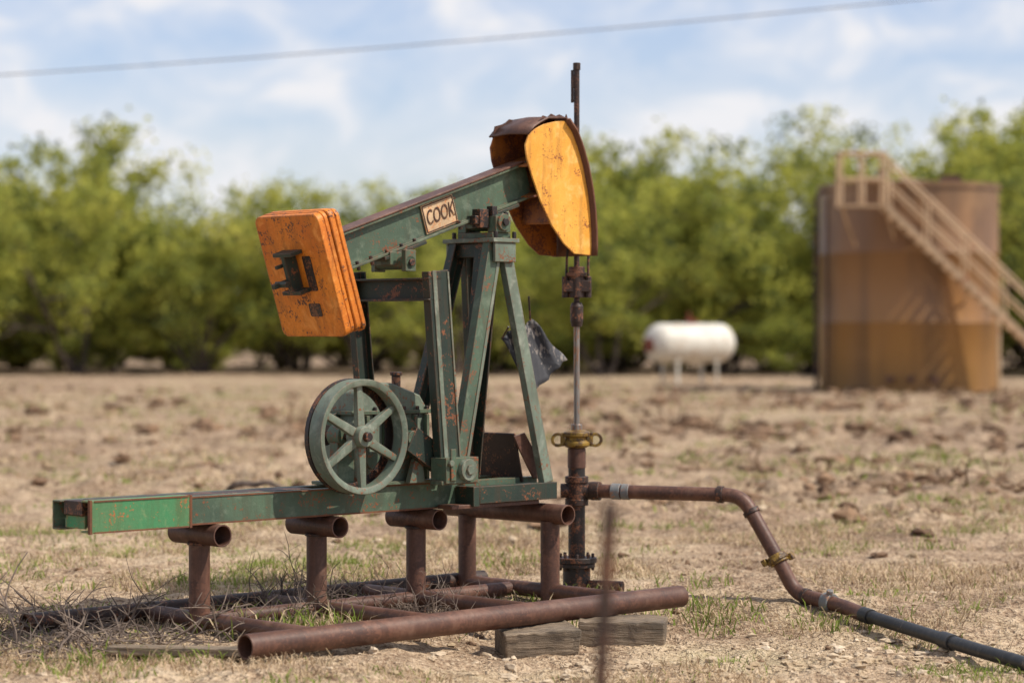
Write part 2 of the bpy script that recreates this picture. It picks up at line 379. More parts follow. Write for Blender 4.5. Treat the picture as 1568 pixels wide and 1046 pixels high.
band(4.5,24.5,1.2,1.0,140,.02,.14); band(-8,36,2,3,40,.04,.2); band(9,52,5,3,140,.06,.32); band(-2,50,8,4,90,.06,.25); band(2,19,2,1.5,80,.01,.05); band(2.6,29,1.5,1.5,90,.03,.14)
band(0,14,3.5,3,700,.005,.03)
xx=rng.uniform(-16,16,9000); yy=rng.uniform(17,66,9000); ch=churn(xx,yy)
for x,y,c_ in zip(xx,yy,ch):
    if abs(x)<.24*y+1 and rng.random()<c_*.45+.04: cp.append((x,y,.02+.14*rng.random()**4+y*.0006))
rocks('dirt_clods',cp,'clod',.55)
# ---- dead brush
def brush(name,centres,nst,length,spread,up=.5,r=.004,mat='twig'):
    b=MB()
    for cx,cy,sc in centres:
        for i in range(int(nst*sc)):
            x=cx+random.gauss(0,spread*.5*sc);y=cy+random.gauss(0,spread*.4*sc); p=V((x,y,H1(x,y)))
            d=V((random.gauss(0,.8),random.gauss(0,.8),up*random.uniform(.1,1.6))).normalized()
            L=length*random.uniform(.4,1.2)*sc; pts=[p.copy()]; n=6
            for k in range(n):
                d=(d+V((random.gauss(0,.28),random.gauss(0,.28),random.gauss(-.08,.22)))).normalized(); p=p+d*L/n
                p.z=max(p.z,H1(p.x,p.y)+.004); pts.append(p.copy())
            rr=r*random.uniform(.5,1.3); b.tube(pts,[rr*(1-.12*k) for k in range(n+1)],4,False)
            for k in (2,3,4):
                if random.random()<.7:
                    q=pts[k];dd=V((random.gauss(0,1),random.gauss(0,1),random.uniform(0,1))).normalized(); pp=[q,q+dd*L*.15,q+dd*L*.28+V((0,0,random.uniform(-.03,.04)))]
                    b.tube(pp,[rr*.6,rr*.5,rr*.3],3,False)
    return b.obj(name,mat,bevel=0,smooth=False)
brush('dead_brush',[(-1.25,13.5,1),(-1.1,13.7,1),(-1.3,13.15,.8),(-.95,13.9,.8),(-1.2,13.3,.8)],40,.42,.35,1.1,.0045)
brush('dead_brush',[(-.35,13.9,1),(-.45,13.7,.9),(-.2,14.0,.8),(-.6,13.6,.7),(-.3,13.75,.9)],48,.34,.3,.8,.0042)
brush('dead_branches',[(-2.35,12.6,1),(-2.0,12.4,1),(-2.6,13.2,1),(-1.85,12.7,.9),(-2.3,13.0,1),(-2.7,12.6,1),(-2.2,12.2,.9)],34,.5,.6,.28,.0065)
brush('dead_branches',[(4.3,24,1),(5.6,25,1.1),(3.0,38,1.6),(.1,44,1.8),(-3.6,40,1.4),(3.6,27.5,1),(2.9,39,1.5)],14,.45,.6,.6,.016,'clod')
brush('dry_weed_stems',[(2.4,14.8,.8),(-3,14.5,.8),(.7,15.6,.9),(3.2,13.5,.8),(2.9,16.5,.8),(1.4,12.6,.5),(-.2,11.6,.5),(-2.9,15.5,.9)],18,.25,.5,1.6,.002,'straw')
b=MB(); pts=[]
for i in range(9):
    t=i/8; x=-2.75+1.0*t-.2*math.sin(t*3); y=23.3-.6*t; pts.append((x,y,H1(x,y)+.04+.08*math.sin(t*math.pi)))
b.tube(pts,[.02,.03,.035,.03,.03,.025,.02,.012,.01],8); b.obj('fallen_branch','twig',bevel=0)

# ------------------------------------------------------------------ pumpjack (local frame: x along skid, y to far side)
AL=math.radians(44.03)
PJ=empty('pumpjack',(-1.29,11.68,0),AL)
def P(b,name,mat,**k): return b.obj(name,mat,PJ,**k)
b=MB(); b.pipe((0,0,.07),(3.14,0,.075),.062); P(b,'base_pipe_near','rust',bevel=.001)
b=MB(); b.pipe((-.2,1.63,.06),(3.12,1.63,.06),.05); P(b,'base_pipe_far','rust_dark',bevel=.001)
b=MB()
for s in (.58,1.39,2.13,2.92): b.cyl((s,.06,.055),(s,1.585,.055),.045)
b.cyl((.62,1.15,.05),(2.88,1.15,.05),.042)
P(b,'base_cross_pipes','rust',bevel=0)
b=MB()
for s in (.583,1.391,2.133): b.cyl((s,1.15,-.06),(s,1.15,.47),.057)
b.cyl((2.92,.84,-.06),(2.92,.84,.47),.057); b.cyl((2.92,1.56,-.06),(2.92,1.56,.47),.055)
P(b,'support_posts','rust',bevel=0)
b=MB()
for s in (.583,1.391,2.133): b.pipe((s,.945,.514),(s,1.355,.514),.060)
b.pipe((2.92,.69,.514),(2.92,1.72,.514),.060)
P(b,'saddle_pipes','rust',bevel=.001)
b=MB()
for s in (.583,1.391,2.133): b.lathe([(.055,-.008),(.066,-.004),(.066,.006),(.055,.012)],(s,1.15,.46),(0,0,1),24)
P(b,'weld_collars','rust_dark',bevel=0)
C=lambda h,w,t,sg:[(0,0),(sg*w,0),(sg*w,t),(sg*t,t),(sg*t,h-t),(sg*w,h-t),(sg*w,h),(0,h)]
b=MB(); b.prism((.40,1.0,.576),(2.97,1.0,.576),C(.15,.07,.009,1)); P(b,'skid_channel_near','green')
b=MB(); b.prism((-.235,1.31,.576),(2.97,1.31,.576),C(.15,.07,.009,-1)); P(b,'skid_channel_far','green')
b=MB(); b.prism((-.225,.985,.570),(.40,.985,.570),C(.165,.08,.01,1)); P(b,'skid_end_sleeve','green_bright')
b=MB(); b.box(.398,.412,.982,1.01,.565,.737); b.box(-.228,-.214,.98,1.0,.565,.738)
b.bar((-.2,.983,.731),(.39,.983,.731),.004,.008); b.bar((-.2,.983,.572),(.39,.983,.572),.004,.008); b.bar((.42,.998,.580),(2.3,.998,.580),.004,.009); b.bar((.42,.998,.722),(2.3,.998,.722),.004,.008); P(b,'rusty_lips','rust_orange',bevel=0)
b=MB(); b.box(-.215,-.12,1.07,1.235,.655,.728); P(b,'end_crossmember','rust_dark')
b=MB(); b.box(-.20,-.185,1.068,1.237,.585,.652); P(b,'end_plate','green_bright')
b=MB(); b.box(-.1,1.3,1.075,1.235,.712,.728) ; P(b,'skid_deck_plate','rust_dark')
b=MB()
for s in (.9,1.35,2.3): b.box(s,s+.08,1.012,1.298,.60,.69)
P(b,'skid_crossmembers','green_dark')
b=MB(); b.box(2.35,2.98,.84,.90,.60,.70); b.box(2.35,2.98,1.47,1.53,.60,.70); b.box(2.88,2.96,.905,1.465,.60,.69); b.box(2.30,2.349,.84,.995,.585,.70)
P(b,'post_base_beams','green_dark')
b=MB(); b.box(2.15,2.85,.86,.985,.575,.598); P(b,'side_foot_plate','rust')
b=MB(); b.prism((2.84,.98,.0),(2.84,1.60,.0),[(0,.70),(.012,.70),(.08,.985),(.068,.99)],(0,0,1)); P(b,'rear_guard_plate','rust_dark')
b=MB(); b.extr([(2.83,.992),(2.74,.975),(2.78,.90),(2.90,.72),(3.0,.71),(2.97,.80)],.96,.972); P(b,'guard_side_plate','rust')
Cp=lambda w,d,t:[(-w/2,0),(w/2,0),(w/2,d),(w/2-t,d),(w/2-t,t),(-w/2+t,t),(-w/2+t,d),(-w/2,d)]
b=MB()
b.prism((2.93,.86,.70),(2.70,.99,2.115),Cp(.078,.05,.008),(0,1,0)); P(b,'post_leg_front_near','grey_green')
b=MB(); b.prism((2.24,.90,.72),(2.62,.99,2.115),Cp(.10,.06,.009),(0,1,0)); P(b,'post_leg_rear_near','green')
b=MB(); b.bar((2.285,.899,.75),(2.660,.9885,2.10),.022,.006,(0,1,0)); P(b,'post_leg_painted_light','grey_green',bevel=.001)  # thin paler strip paints the sunlit face onto the rear leg
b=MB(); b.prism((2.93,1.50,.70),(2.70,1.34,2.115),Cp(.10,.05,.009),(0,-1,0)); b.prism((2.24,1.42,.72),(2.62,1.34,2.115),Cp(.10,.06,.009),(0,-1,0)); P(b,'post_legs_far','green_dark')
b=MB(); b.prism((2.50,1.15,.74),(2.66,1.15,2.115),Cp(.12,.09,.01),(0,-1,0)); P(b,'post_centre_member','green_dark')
b=MB(); b.box(2.56,2.77,.945,1.39,2.115,2.14); b.box(2.58,2.75,.955,.975,2.0,2.114); b.box(2.58,2.75,1.36,1.38,2.0,2.114); P(b,'post_cap','grey_green')
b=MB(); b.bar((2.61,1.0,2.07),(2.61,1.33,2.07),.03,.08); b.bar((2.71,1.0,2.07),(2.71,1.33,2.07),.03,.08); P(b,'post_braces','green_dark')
b=MB(); b.box(2.60,2.75,1.0,1.30,2.141,2.175); b.box(2.615,2.735,.985,1.055,2.176,2.27); b.box(2.615,2.735,1.245,1.315,2.176,2.27)
b.cyl((2.675,.97,2.235),(2.675,1.33,2.235),.05)
b.box(2.59,2.76,1.085,1.215,2.20,2.262); P(b,'centre_bearing','green')
b=MB()
for s in (2.60,2.75):
    for y in (.97,1.33): b.cyl((s,y,2.13),(s,y,2.18),.014,n=6)
for s in (2.58,2.68,2.77): b.cyl((s,1.06,2.262),(s,1.06,2.30),.016,n=6)
b.box(2.53,2.60,1.03,1.10,2.20,2.31); b.box(2.50,2.56,1.04,1.09,2.22,2.27); b.box(2.62,2.66,1.02,1.07,2.27,2.33)
b.cyl((2.675,.955,2.235),(2.675,.97,2.235),.025,n=6); P(b,'bearing_bolts','grime')
# walking beam
th=math.atan(.324); ct,st=math.cos(th),math.sin(th)
def WB(s): return V((s,1.15,2.137-.105/ct+(s-1.523)*.324))
I=lambda w,h,tw,tf:[(-w/2,-h/2),(w/2,-h/2),(w/2,-h/2+tf),(tw/2,-h/2+tf),(tw/2,h/2-tf),(w/2,h/2-tf),(w/2,h/2),(-w/2,h/2),(-w/2,h/2-tf),(-tw/2,h/2-tf),(-tw/2,-h/2+tf),(-w/2,-h/2+tf)]
b=MB(); b.prism(WB(1.40),WB(3.02),I(.125,.215,.05,.016)); P(b,'walking_beam','green')
up=V((-st,0,ct)); bd=V((ct,0,st)); nb=V((0,-1,0))
b=MB()
b.bar(WB(1.36)+up*.114,WB(2.98)+up*.114,.135,.012,up); P(b,'beam_top_plate','rust')
b=MB()
for s in (1.62,1.72,1.84,1.95,2.05,2.40,2.5): 
    for y in (-.05,.05): b.cyl(WB(s)-up*.128+V((0,y,0)),WB(s)-up*.075+V((0,y,0)),.012,n=6)
P(b,'flange_bolts','grime')
b=MB(); b.bar(WB(2.50)-up*.118,WB(2.86)-up*.118,.15,.02,up); b.bar(WB(1.80)-up*.118,WB(2.12)-up*.118,.14,.02,up); P(b,'bearing_plates','green_dark')
c=WB(2.285)+nb*.033
b=MB(); b.bar(c-bd*.130,c+bd*.130,.008,.172,up); P(b,'name_plate','cream',bevel=.001)
b=MB()
for sg in (-1,1): b.bar(c-bd*.122+up*sg*.077+nb*.0055,c+bd*.122+up*sg*.077+nb*.0055,.003,.006,up)
for sg in (-1,1): b.bar(c+bd*.122*sg-up*.073+nb*.0055,c+bd*.122*sg+up*.073+nb*.0055,.003,.006,bd)
P(b,'name_plate_border','black',bevel=0)
fc=bpy.data.curves.new('name_lettering','FONT'); fc.body='COOK'; fc.align_x='CENTER'; fc.align_y='CENTER'; fc.size=.105; fc.extrude=.0015; fc.shear=.25; fc.offset=.0004; fc.space_character=1.0
fo=bpy.data.objects.new('name_lettering',fc); scene.collection.objects.link(fo); fc.materials.append(M['black'])
Rm=Matrix((bd,up,nb)).transposed().to_4x4(); Rm.translation=c+nb*.0062; fo.parent=PJ; fo.matrix_local=Rm@Matrix.Diagonal((.72,1.15,1,1))
# counterweight
c0=WB(1.255)-up*.05
def rr(w,h,r,n=6):
    pts=[]
    for cx,cy,a0 in ((w/2-r,h/2-r,0),(-w/2+r,h/2-r,90),(-w/2+r,-h/2+r,180),(w/2-r,-h/2+r,270)):
        for i in range(n+1):
            a=math.radians(a0+90*i/n); pts.append((cx+r*math.cos(a),cy+r*math.sin(a)))
    return pts
off=0
for i,tk_ in enumerate((.046,.030,.040,.030)):
    b=MB(); q=c0+bd*off+V((0,random.uniform(-.006,.006),0))+up*random.uniform(-.006,.006)
    b.prism(q,q+bd*tk_,rr(.55,.70,.045),up); P(b,'counterweight_plate_%d'%(i+1),'orange',bevel=.006); off+=tk_+.003
b=MB(); b.bar(c0+bd*.03,c0+bd*.175,.30,.50,up); P(b,'counterweight_spacer','rust_dark')
b=MB()
q=c0+up*.04
b.prism(q-bd*.085,q-bd*.001,I(.16,.24,.03,.022),up); P(b,'counterweight_bracket','green_dark')
b=MB(); b.bar(q-bd*.15+V((0,.04,-.05)),q-bd*.001+V((0,.04,-.05)),.028,.028,up); b.bar(q-bd*.13+V((0,.04,.05)),q-bd*.001+V((0,.04,.05)),.02,.02,up)
b.cyl(q-bd*.10+V((0,.07,-.05)),q-bd*.10+V((0,-.03,-.05)),.02,n=6)
P(b,'counterweight_bolts','green_dark')
b=MB(); q2=c0-up*.19+V((0,-.07,0)); b.prism(q2-bd*.0035,q2-bd*.0005,rr(.10,.075,.01,2),up); q2=c0+up*.02+V((0,-.10,0)); b.prism(q2-bd*.0035,q2-bd*.0005,rr(.07,.20,.01,2),up); P(b,'counterweight_dark_patches','grime',bevel=0)  # thin dark patches on the face: a hole below, one beside the bracket
# horse head
arc=[(3.205,2.865),(3.27,2.80),(3.318,2.713),(3.365,2.60),(3.404,2.458),(3.425,2.34),(3.437,2.219),(3.44,2.12),(3.435,2.055)]
back=[(3.29,2.062),(3.20,2.12),(3.094,2.229),(3.00,2.37),(2.929,2.517),(2.885,2.62),(2.872,2.70),(2.90,2.765),(2.95,2.80),(3.03,2.835),(3.12,2.855)]
headpoly=arc+back
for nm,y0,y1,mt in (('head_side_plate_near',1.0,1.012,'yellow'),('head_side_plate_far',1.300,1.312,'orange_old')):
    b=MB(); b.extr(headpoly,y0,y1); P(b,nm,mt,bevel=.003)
def thick(poly,y0,y1,t,name,mat,out=0.0,wob=0):
    b=MB(); rows=[]
    n=len(poly)
    for i,(s,z) in enumerate(poly):
        a=poly[max(i-1,0)];c_=poly[min(i+1,n-1)]; d=V((c_[0]-a[0],0,c_[1]-a[1])).normalized(); nn=V((-d.z,0,d.x))
        p=V((s,0,z))+nn*(-out); w_=random.uniform(-wob,wob)
        rows.append([p+V((0,y0+w_,0)),p+V((0,(y0+y1)/2,wob)),p+V((0,y1+w_,0))])
    b.strip(rows); return P(b,name,mat,bevel=0,solid=t)
thick(arc,.965,1.345,.014,'head_front_plate','rust_orange',out=-.012)
thick([(2.88,2.765),(2.93,2.815),(2.99,2.84),(3.05,2.872),(3.13,2.878),(3.20,2.882),(3.235,2.865)],.99,1.33,.010,'head_top_plate','rust',wob=.010)
b=MB()
b.extr([(3.0,2.865),(3.02,2.885),(3.06,2.878),(3.09,2.90),(3.13,2.888),(3.16,2.90),(3.21,2.885),(3.22,2.905),(3.235,2.872),(3.1,2.868)],1.0,1.006)
b.extr([(2.88,2.76),(2.90,2.83),(2.98,2.85),(3.02,2.88),(3.1,2.875),(3.1,2.85),(2.95,2.80)],1.29,1.297)
P(b,'torn_flashing','rust',bevel=0)
b=MB(); b.bar(WB(2.93)-up*.09,WB(3.25)-up*.09,.276,.012,up); b.bar(WB(2.93)+up*.10,WB(3.25)+up*.10,.276,.012,up); b.extr([(3.13,2.25),(3.15,2.24),(3.20,2.70),(3.18,2.71)],1.015,1.298)
P(b,'head_inner_ribs','orange_old')
# tail bearing & equaliser, pitmans
b=MB(); t0=WB(1.96)-up*.13
b.box(1.87,2.05,1.075,1.225,t0.z-.075,t0.z+.0); b.cyl((1.96,1.0,t0.z-.06),(1.96,1.30,t0.z-.06),.04); b.box(1.92,2.0,1.0,1.035,t0.z-.11,t0.z+.012); b.box(1.92,2.0,1.265,1.30,t0.z-.11,t0.z+.012)
P(b,'tail_bearing','green')
b=MB(); b.cyl((1.96,.985,t0.z-.06),(1.96,.999,t0.z-.06),.022,n=6); P(b,'tail_bearing_nut','grime')
b=MB(); b.prism((1.965,.80,1.83),(1.965,1.53,1.83),I(.10,.13,.012,.012)); P(b,'equaliser_bar','green_dark')
b=MB(); b.prism((2.09,.80,.80),(1.99,.80,1.935),Cp(.15,.06,.009),(0,1,0)); P(b,'pitman_arm_near','green_dark')
b=MB(); b.bar((2.09+.070,.797,.82),(1.99+.070,.797,1.93),.012,.006,(0,1,0)); b.bar((2.09-.035,.797,.80),(1.99-.035,.797,1.935),.03,.006,(0,1,0)); P(b,'pitman_painted_light','grey_green',bevel=.001)  # pale strips on the arm; the right one paints its sunlit edge
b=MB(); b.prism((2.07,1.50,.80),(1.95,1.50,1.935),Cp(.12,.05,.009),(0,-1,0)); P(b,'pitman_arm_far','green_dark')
b=MB()
b.box(1.99,2.24,.735,.865,.735,.88); b.box(1.97,2.26,.75,.85,.727,.75); b.box(2.02,2.06,.725,.735,.75,.93)
P(b,'crank_bearing_housing','green')
b=MB(); b.cyl((2.14,.70,.81),(2.14,.735,.81),.062); b.cyl((2.14,.685,.81),(2.14,.70,.81),.03,n=6); b.cyl((2.02,.715,.85),(2.02,.735,.85),.02,n=6)
P(b,'crank_pin_cap','grey_green')
b=MB(); b.bar((1.86,.90,.99),(2.16,.90,.81),.05,.15); b.bar((1.86,1.40,.99),(2.10,1.42,.83),.05,.15); P(b,'crank_arms','green_dark')
# gearbox
gp=[(1.56,.73),(2.10,.73),(2.10,.93),(2.10,1.16),(2.05,1.23),(1.84,1.30),(1.66,1.31),(1.56,1.25),(1.54,1.08)]
b=MB(); b.extr(gp,1.02,1.28); P(b,'gearbox_case','grey_green',bevel=.012)
b=MB(); b.box(1.52,2.13,1.0,1.30,1.125,1.148); b.box(1.50,2.16,.97,1.33,.728,.748)
for s in (1.62,1.76,1.98,2.07): b.box(s,s+.02,.985,1.019,.75,1.12)
P(b,'gearbox_flanges','green')
b=MB()
for s in (1.60,1.70,1.82,1.92,2.02,2.09): b.cyl((s,1.010,1.11),(s,1.010,1.168),.011,n=6)
b.cyl((1.98,1.15,1.22),(1.98,1.15,1.34),.026); b.cyl((1.98,1.15,1.34),(1.98,1.15,1.36),.036)
P(b,'gearbox_bolts','grime')
b=MB(); b.cyl((1.88,.965,.99),(1.88,1.02,.99),.12); b.cyl((1.88,.88,.99),(1.88,.965,.99),.045); b.cyl((1.66,.975,.87),(1.66,1.02,.87),.05)
b.box(1.36,1.48,.93,1.00,.728,.98); b.cyl((1.418,.92,1.017),(1.418,1.02,1.017),.065)
P(b,'gearbox_bearings','green')
b=MB(); b.cyl((1.418,.73,1.017),(1.418,1.20,1.017),.026); b.cyl((1.418,1.10,1.017),(1.418,1.2,1.017),.06); P(b,'input_shaft','grime')
b=MB(); b.bar((1.42,1.16,1.03),(1.70,1.16,1.14),.07,.13); P(b,'gearcase_bridge','green_dark')
b=MB(); b.extr([(1.88,.735),(2.0,.735),(1.98,.86),(1.95,.90),(1.92,.86)],.92,.96); P(b,'foot_lug','grey_green')
# flywheel
wc=V((1.418,.81,1.017))
b=MB()
b.lathe([(.278,-.035),(.300,-.045),(.315,-.045),(.315,.055),(.300,.055),(.282,.045)],wc,(0,1,0),72)
P(b,'flywheel_rim','grey_green',bevel=.002)
b=MB()
b.lathe([(.025,-.055),(.055,-.055),(.062,-.03),(.062,.045),(.025,.045)],wc,(0,1,0),32)
for k in range(6):
    a=math.radians(90+60*k+3); d=V((math.cos(a),0,math.sin(a)))
    b.prism(wc+d*.05,wc+d*.285,[(-.018,-.026),(.018,-.026),(.024,0),(.018,.026),(-.018,.026),(-.024,0)],d.cross(V((0,1,0))),[(-.014,-.019),(.014,-.019),(.018,0),(.014,.019),(-.014,.019),(-.018,0)])
P(b,'flywheel_spokes','grey_green',bevel=.002)
b=MB(); b.lathe([(.26,-.01),(.312,-.01),(.312,.0),(.26,.0)],wc+V((0,.095,0)),(0,1,0),72); b.lathe([(.30,.0),(.318,.0),(.318,.03),(.30,.03)],wc+V((0,.06,0)),(0,1,0),72); P(b,'flywheel_belt_groove','grime',bevel=.001)
b=MB(); b.cyl(wc+V((0,-.075,0)),wc+V((0,-.03,0)),.026); P(b,'flywheel_hub_nut','rust_orange')
# hanging sheet behind the front leg
b=MB(); Minv=(Matrix.Translation((-1.29,11.68,0))@Matrix.Rotation(AL,4,'Z')).inverted()
cr=[V((-.065,14.52,1.55)),V((.12,14.6,1.67)),V((.335,14.75,1.41)),V((.12,14.5,1.235))]
rows=[]
for i in range(13):
    r=[]
    for j in range(13):
        u_,v_=i/12,j/12; p=cr[0].lerp(cr[1],u_).lerp(cr[3].lerp(cr[2],u_),v_)
        p=p+V((.01*math.sin(u_*19),.03*math.sin(u_*9+v_*4),.012*math.sin(v_*9+u_*6))); r.append(Minv@p)
    rows.append(r)
b.strip(rows); P(b,'hanging_sheet','sheet',bevel=0,solid=.006)
b=MB(); b.tube([Minv@V((.11,14.55,1.66)),Minv@V((.10,14.45,1.80))],.006,6); b.tube([Minv@V((-.06,14.52,1.55)),Minv@V((-.02,14.4,1.62))],.006,6); P(b,'sheet_tie_wire','grime',bevel=0)

# ------------------------------------------------------------------ wellhead
wx,wy=.399,14.91
WH=empty('wellhead',(wx,wy,0),0)
def Wp(b,name,mat,**k): return b.obj(name,mat,WH,**k)
b=MB(); b.cyl((0,0,-.08),(0,0,.14),.085); b.cyl((0,0,.14),(0,0,.165),.115); b.cyl((0,0,.168),(0,0,.20),.125); b.cyl((.02,-.02,.03),(.28,-.12,.03),.035); b.cyl((0,0,.20),(0,0,.88),.052); Wp(b,'casing','grime')
b=MB()
for k in range(8):
    a=k*math.pi/4; b.cyl((.1*math.cos(a),.1*math.sin(a),.12),(.1*math.cos(a),.1*math.sin(a),.225),.011,n=6)
Wp(b,'flange_bolts','rust_dark')
b=MB(); b.cyl((0,0,.52),(0,0,.56),.072); b.cyl((0,0,.56),(0,0,.66),.064); b.cyl((0,0,.66),(0,0,.70),.072); b.cyl((-.10,0,.61),(0,0,.61),.045); b.cyl((0,0,.61),(.11,0,.61),.055); Wp(b,'tee','rust_dark')
b=MB(); b.cyl((0,0,.75),(0,0,.87),.056); Wp(b,'riser','rust')
b=MB(); b.lathe([(.0,0),(.06,0),(.085,.015),(.085,.035),(.07,.045),(.07,.065),(.088,.072),(.088,.095),(.05,.11),(.0,.11)],(0,0,.875),(0,0,1),28)
for sg in (-1,1):
    b.lathe([(.026,-.012),(.045,-.012),(.045,.012),(.026,.012)],(sg*.115,-.02,.925),(0,1,0),20)
    b.cyl((sg*.09,-.02,.97),(sg*.09,-.02,.885),.012,n=8)
Wp(b,'stuffing_box','gold')
b=MB(); b.cyl((0,0,.98),(0,0,1.64),.0185,n=16); b.cyl((0,0,.98),(0,0,1.02),.035); Wp(b,'polished_rod','steel')
b=MB(); b.cyl((0,0,1.62),(0,0,1.66),.032,.04); b.cyl((0,0,1.66),(0,0,1.74),.04); b.cyl((0,0,1.74),(0,0,1.77),.042,.03); b.cyl((0,0,1.77),(0,0,3.23),.0175,n=16); Wp(b,'sucker_rod','rust_dark')
b=MB(); b.box(-.085,.085,-.045,.045,1.835,1.905); b.cyl((0,0,1.80),(0,0,1.99),.05); b.cyl((-.07,0,1.80),(-.07,0,1.93),.022,n=10); b.cyl((.07,0,1.80),(.07,0,1.93),.022,n=10); b.box(-.06,.06,-.05,.05,1.93,1.955); Wp(b,'carrier_bar','rust_dark')
b=MB(); b.tube([(-.065,0,1.9),(-.06,-.01,2.06),(-.03,-.02,2.25),(-.035,-.03,2.45)],.008,8); b.tube([(.07,0,1.9),(.072,0,2.06),(.05,0,2.25),(.0,-.03,2.45)],.008,8); Wp(b,'bridle_cables','grime',bevel=0)
b=MB(); b.cyl((0,0,3.20),(0,0,3.245),.024,n=10); b.box(-.035,-.012,-.012,.012,3.09,3.17); b.box(-.036,-.018,-.01,.01,3.0,3.20) ; Wp(b,'rod_top_clamp','rust_dark')

# ------------------------------------------------------------------ flowline
FL=empty('flowline_pipe',(0,0,0))
def rounded(pts,rad,seg=7):
    pts=[V(p) for p in pts]; out=[pts[0]]
    for i in range(1,len(pts)-1):
        a,c_,d=pts[i-1],pts[i],pts[i+1]; r=min(rad,(a-c_).length*.45,(d-c_).length*.45)
        p=c_+(a-c_).normalized()*r;q=c_+(d-c_).normalized()*r
        for k in range(seg+1):
            t=k/seg; out.append(p*(1-t)**2+c_*2*t*(1-t)+q*t*t)
    out.append(pts[-1]); return out
p1=[(wx+.09,14.9,.61),(1.385,14.55,.607),(1.60,14.42,.21),(1.69,14.38,.03),(1.90,14.1,.0),(2.02,13.85,-.03)]
b=MB(); b.tube(rounded(p1,.10),.043,18); b.obj('steel_pipe','rust',FL,bevel=0)
def along(a,c_,t0,t1): a=V(a);c_=V(c_); return a.lerp(c_,t0),a.lerp(c_,t1)
b=MB(); b.cyl(*along(p1[0],p1[1],.0,.06),.058); b.cyl(*along(p1[0],p1[1],.84,.88),.052); b.cyl(*along(p1[1],p1[2],.22,.28),.052); b.cyl(*along(p1[3],p1[4],.2,.3),.05); b.obj('pipe_collars','rust_dark',FL)
b=MB(); b.cyl(*along(p1[0],p1[1],.14,.20),.050);b.cyl(*along(p1[0],p1[1],.21,.26),.049); b.cyl(*along(p1[3],p1[4],.70,.88),.056); q=V(p1[3]).lerp(V(p1[4]),.8); b.cyl(q,q+V((0,-.03,.075)),.02,n=8); b.obj('repair_clamps','galv',FL)
b=MB(); a0,a1=along(p1[1],p1[2],.88,1.0); b.cyl(a0,a1,.060); a0,a1=along(p1[1],p1[2],.92,.97); b.cyl(a0,a1,.070,n=10); dd=(V(p1[2])-V(p1[1])).normalized(); m_=(a0+a1)/2
for sg in (-1,1):
    q=m_+V((sg*.078,0,sg*.02)); b.bar(q-dd*.02,q+dd*.02,.04,.03)
b.obj('hammer_union','gold',FL)
p2=[(2.02,13.85,-.03),(2.25,13.2,-.055),(2.40,12.6,-.06),(2.60,12.0,-.07),(2.9,10.6,-.07),(3.5,8.0,-.05)]
b=MB(); b.tube(rounded(p2,.3),.037,16); b.obj('poly_hose','hose',FL,bevel=0)
b=MB(); b.cyl(*along(p2[0],p2[1],-.02,.12),.045); b.cyl(*along(p2[1],p2[2],.4,.62),.045); b.obj('hose_couplings','hose',FL)

# ------------------------------------------------------------------ timber blocks
def timber(loc,sz,rot):
    b=MB()
    nx_=10
    rows=[(-1,-1),(1,-1),(1,1),(-1,1)]
    vs=[];fs=[]
    for i in range(nx_+1):
        for (a,c_) in rows:
            vs.append(((i/nx_-.5)*sz[0]+(random.uniform(-.02,.02) if i in (0,nx_) else 0),a*sz[1]/2+random.uniform(-.009,.009),c_*sz[2]/2+random.uniform(-.009,.009)))
    for i in range(nx_):
        for k in range(4): fs.append([i*4+k,i*4+(k+1)%4,(i+1)*4+(k+1)%4,(i+1)*4+k])
    fs+= [[0,1,2,3],[nx_*4+3,nx_*4+2,nx_*4+1,nx_*4]]
    b.add(vs,fs); o=b.obj('wooden_block','wood',bevel=.010)
    o.location=loc; o.rotation_euler=(random.uniform(-.04,.04),random.uniform(-.05,.05),rot)
timber((.13,12.96,-.060),(.42,.38,.14),.16)
timber((.60,13.30,-.055),(.48,.38,.14),-.08)
b=MB(); b.box(-.38,.38,-.06,.06,-.02,.02); o=b.obj('wooden_plank','wood',bevel=.004); o.location=(-1.62,11.95,.016); o.rotation_euler=(0,0,-.12)

# ------------------------------------------------------------------ stake near the camera
b=MB(); sx=lambda z:.158+.055*z
b.tube([(sx(z),5.5,z) for z in (-.1,.3,.7,1.0,1.206)],[.016]*5,12)
for z in np.arange(0,1.2,.022): b.cyl((sx(z),5.5,z),(sx(z+.007),5.5,z+.007),.0178,n=10)
b.obj('rebar_stake','rust_dark',bevel=0)

# ------------------------------------------------------------------ storage tank
TK=empty('oil_storage_tank',(10.5,64,0))
def Tp(b,name,mat,**k): return b.obj(name,mat,TK,**k)
R=2.34
b=MB(); b.lathe([(.0,0),(R,0),(R,1.8),(R+.012,1.82),(R,1.84),(R,3.6),(R+.012,3.62),(R,3.64),(R,5.36),(0,5.62)],(0,0,-.02),(0,0,1),96); Tp(b,'shell','tank',bevel=0)
b=MB(); b.lathe([(R,5.26),(R+.05,5.26),(R+.05,5.40),(R,5.40)],(0,0,0),(0,0,1),96); b.lathe([(R,0),(R+.06,0),(R+.06,.06),(R,.06)],(0,0,0),(0,0,1),96); Tp(b,'rim_rings','tank',bevel=0)
b=MB()
for a in (250,262,275): 
    aa=math.radians(a); x,y=(R+.05)*math.cos(aa),(R+.05)*math.sin(aa); b.cyl((x,y,.35),(x*1.09,y*1.09,.35),.09)
b.cyl((-.7,0,5.5),(-.7,0,5.85),.14); b.box(.6,1.1,-1.6,-1.2,5.4,5.6)
Tp(b,'fittings','rust',bevel=0)
b=MB(); b.tube([(-R-.18,-.6,.0),(-R-.18,-.6,5.1),(-R-.05,-.5,5.25),(-R+.3,-.4,5.3)],.06,10)
b.tube([(-R+.02,-1.25,.0),(-R+.02,-1.25,5.0)],.035,8)
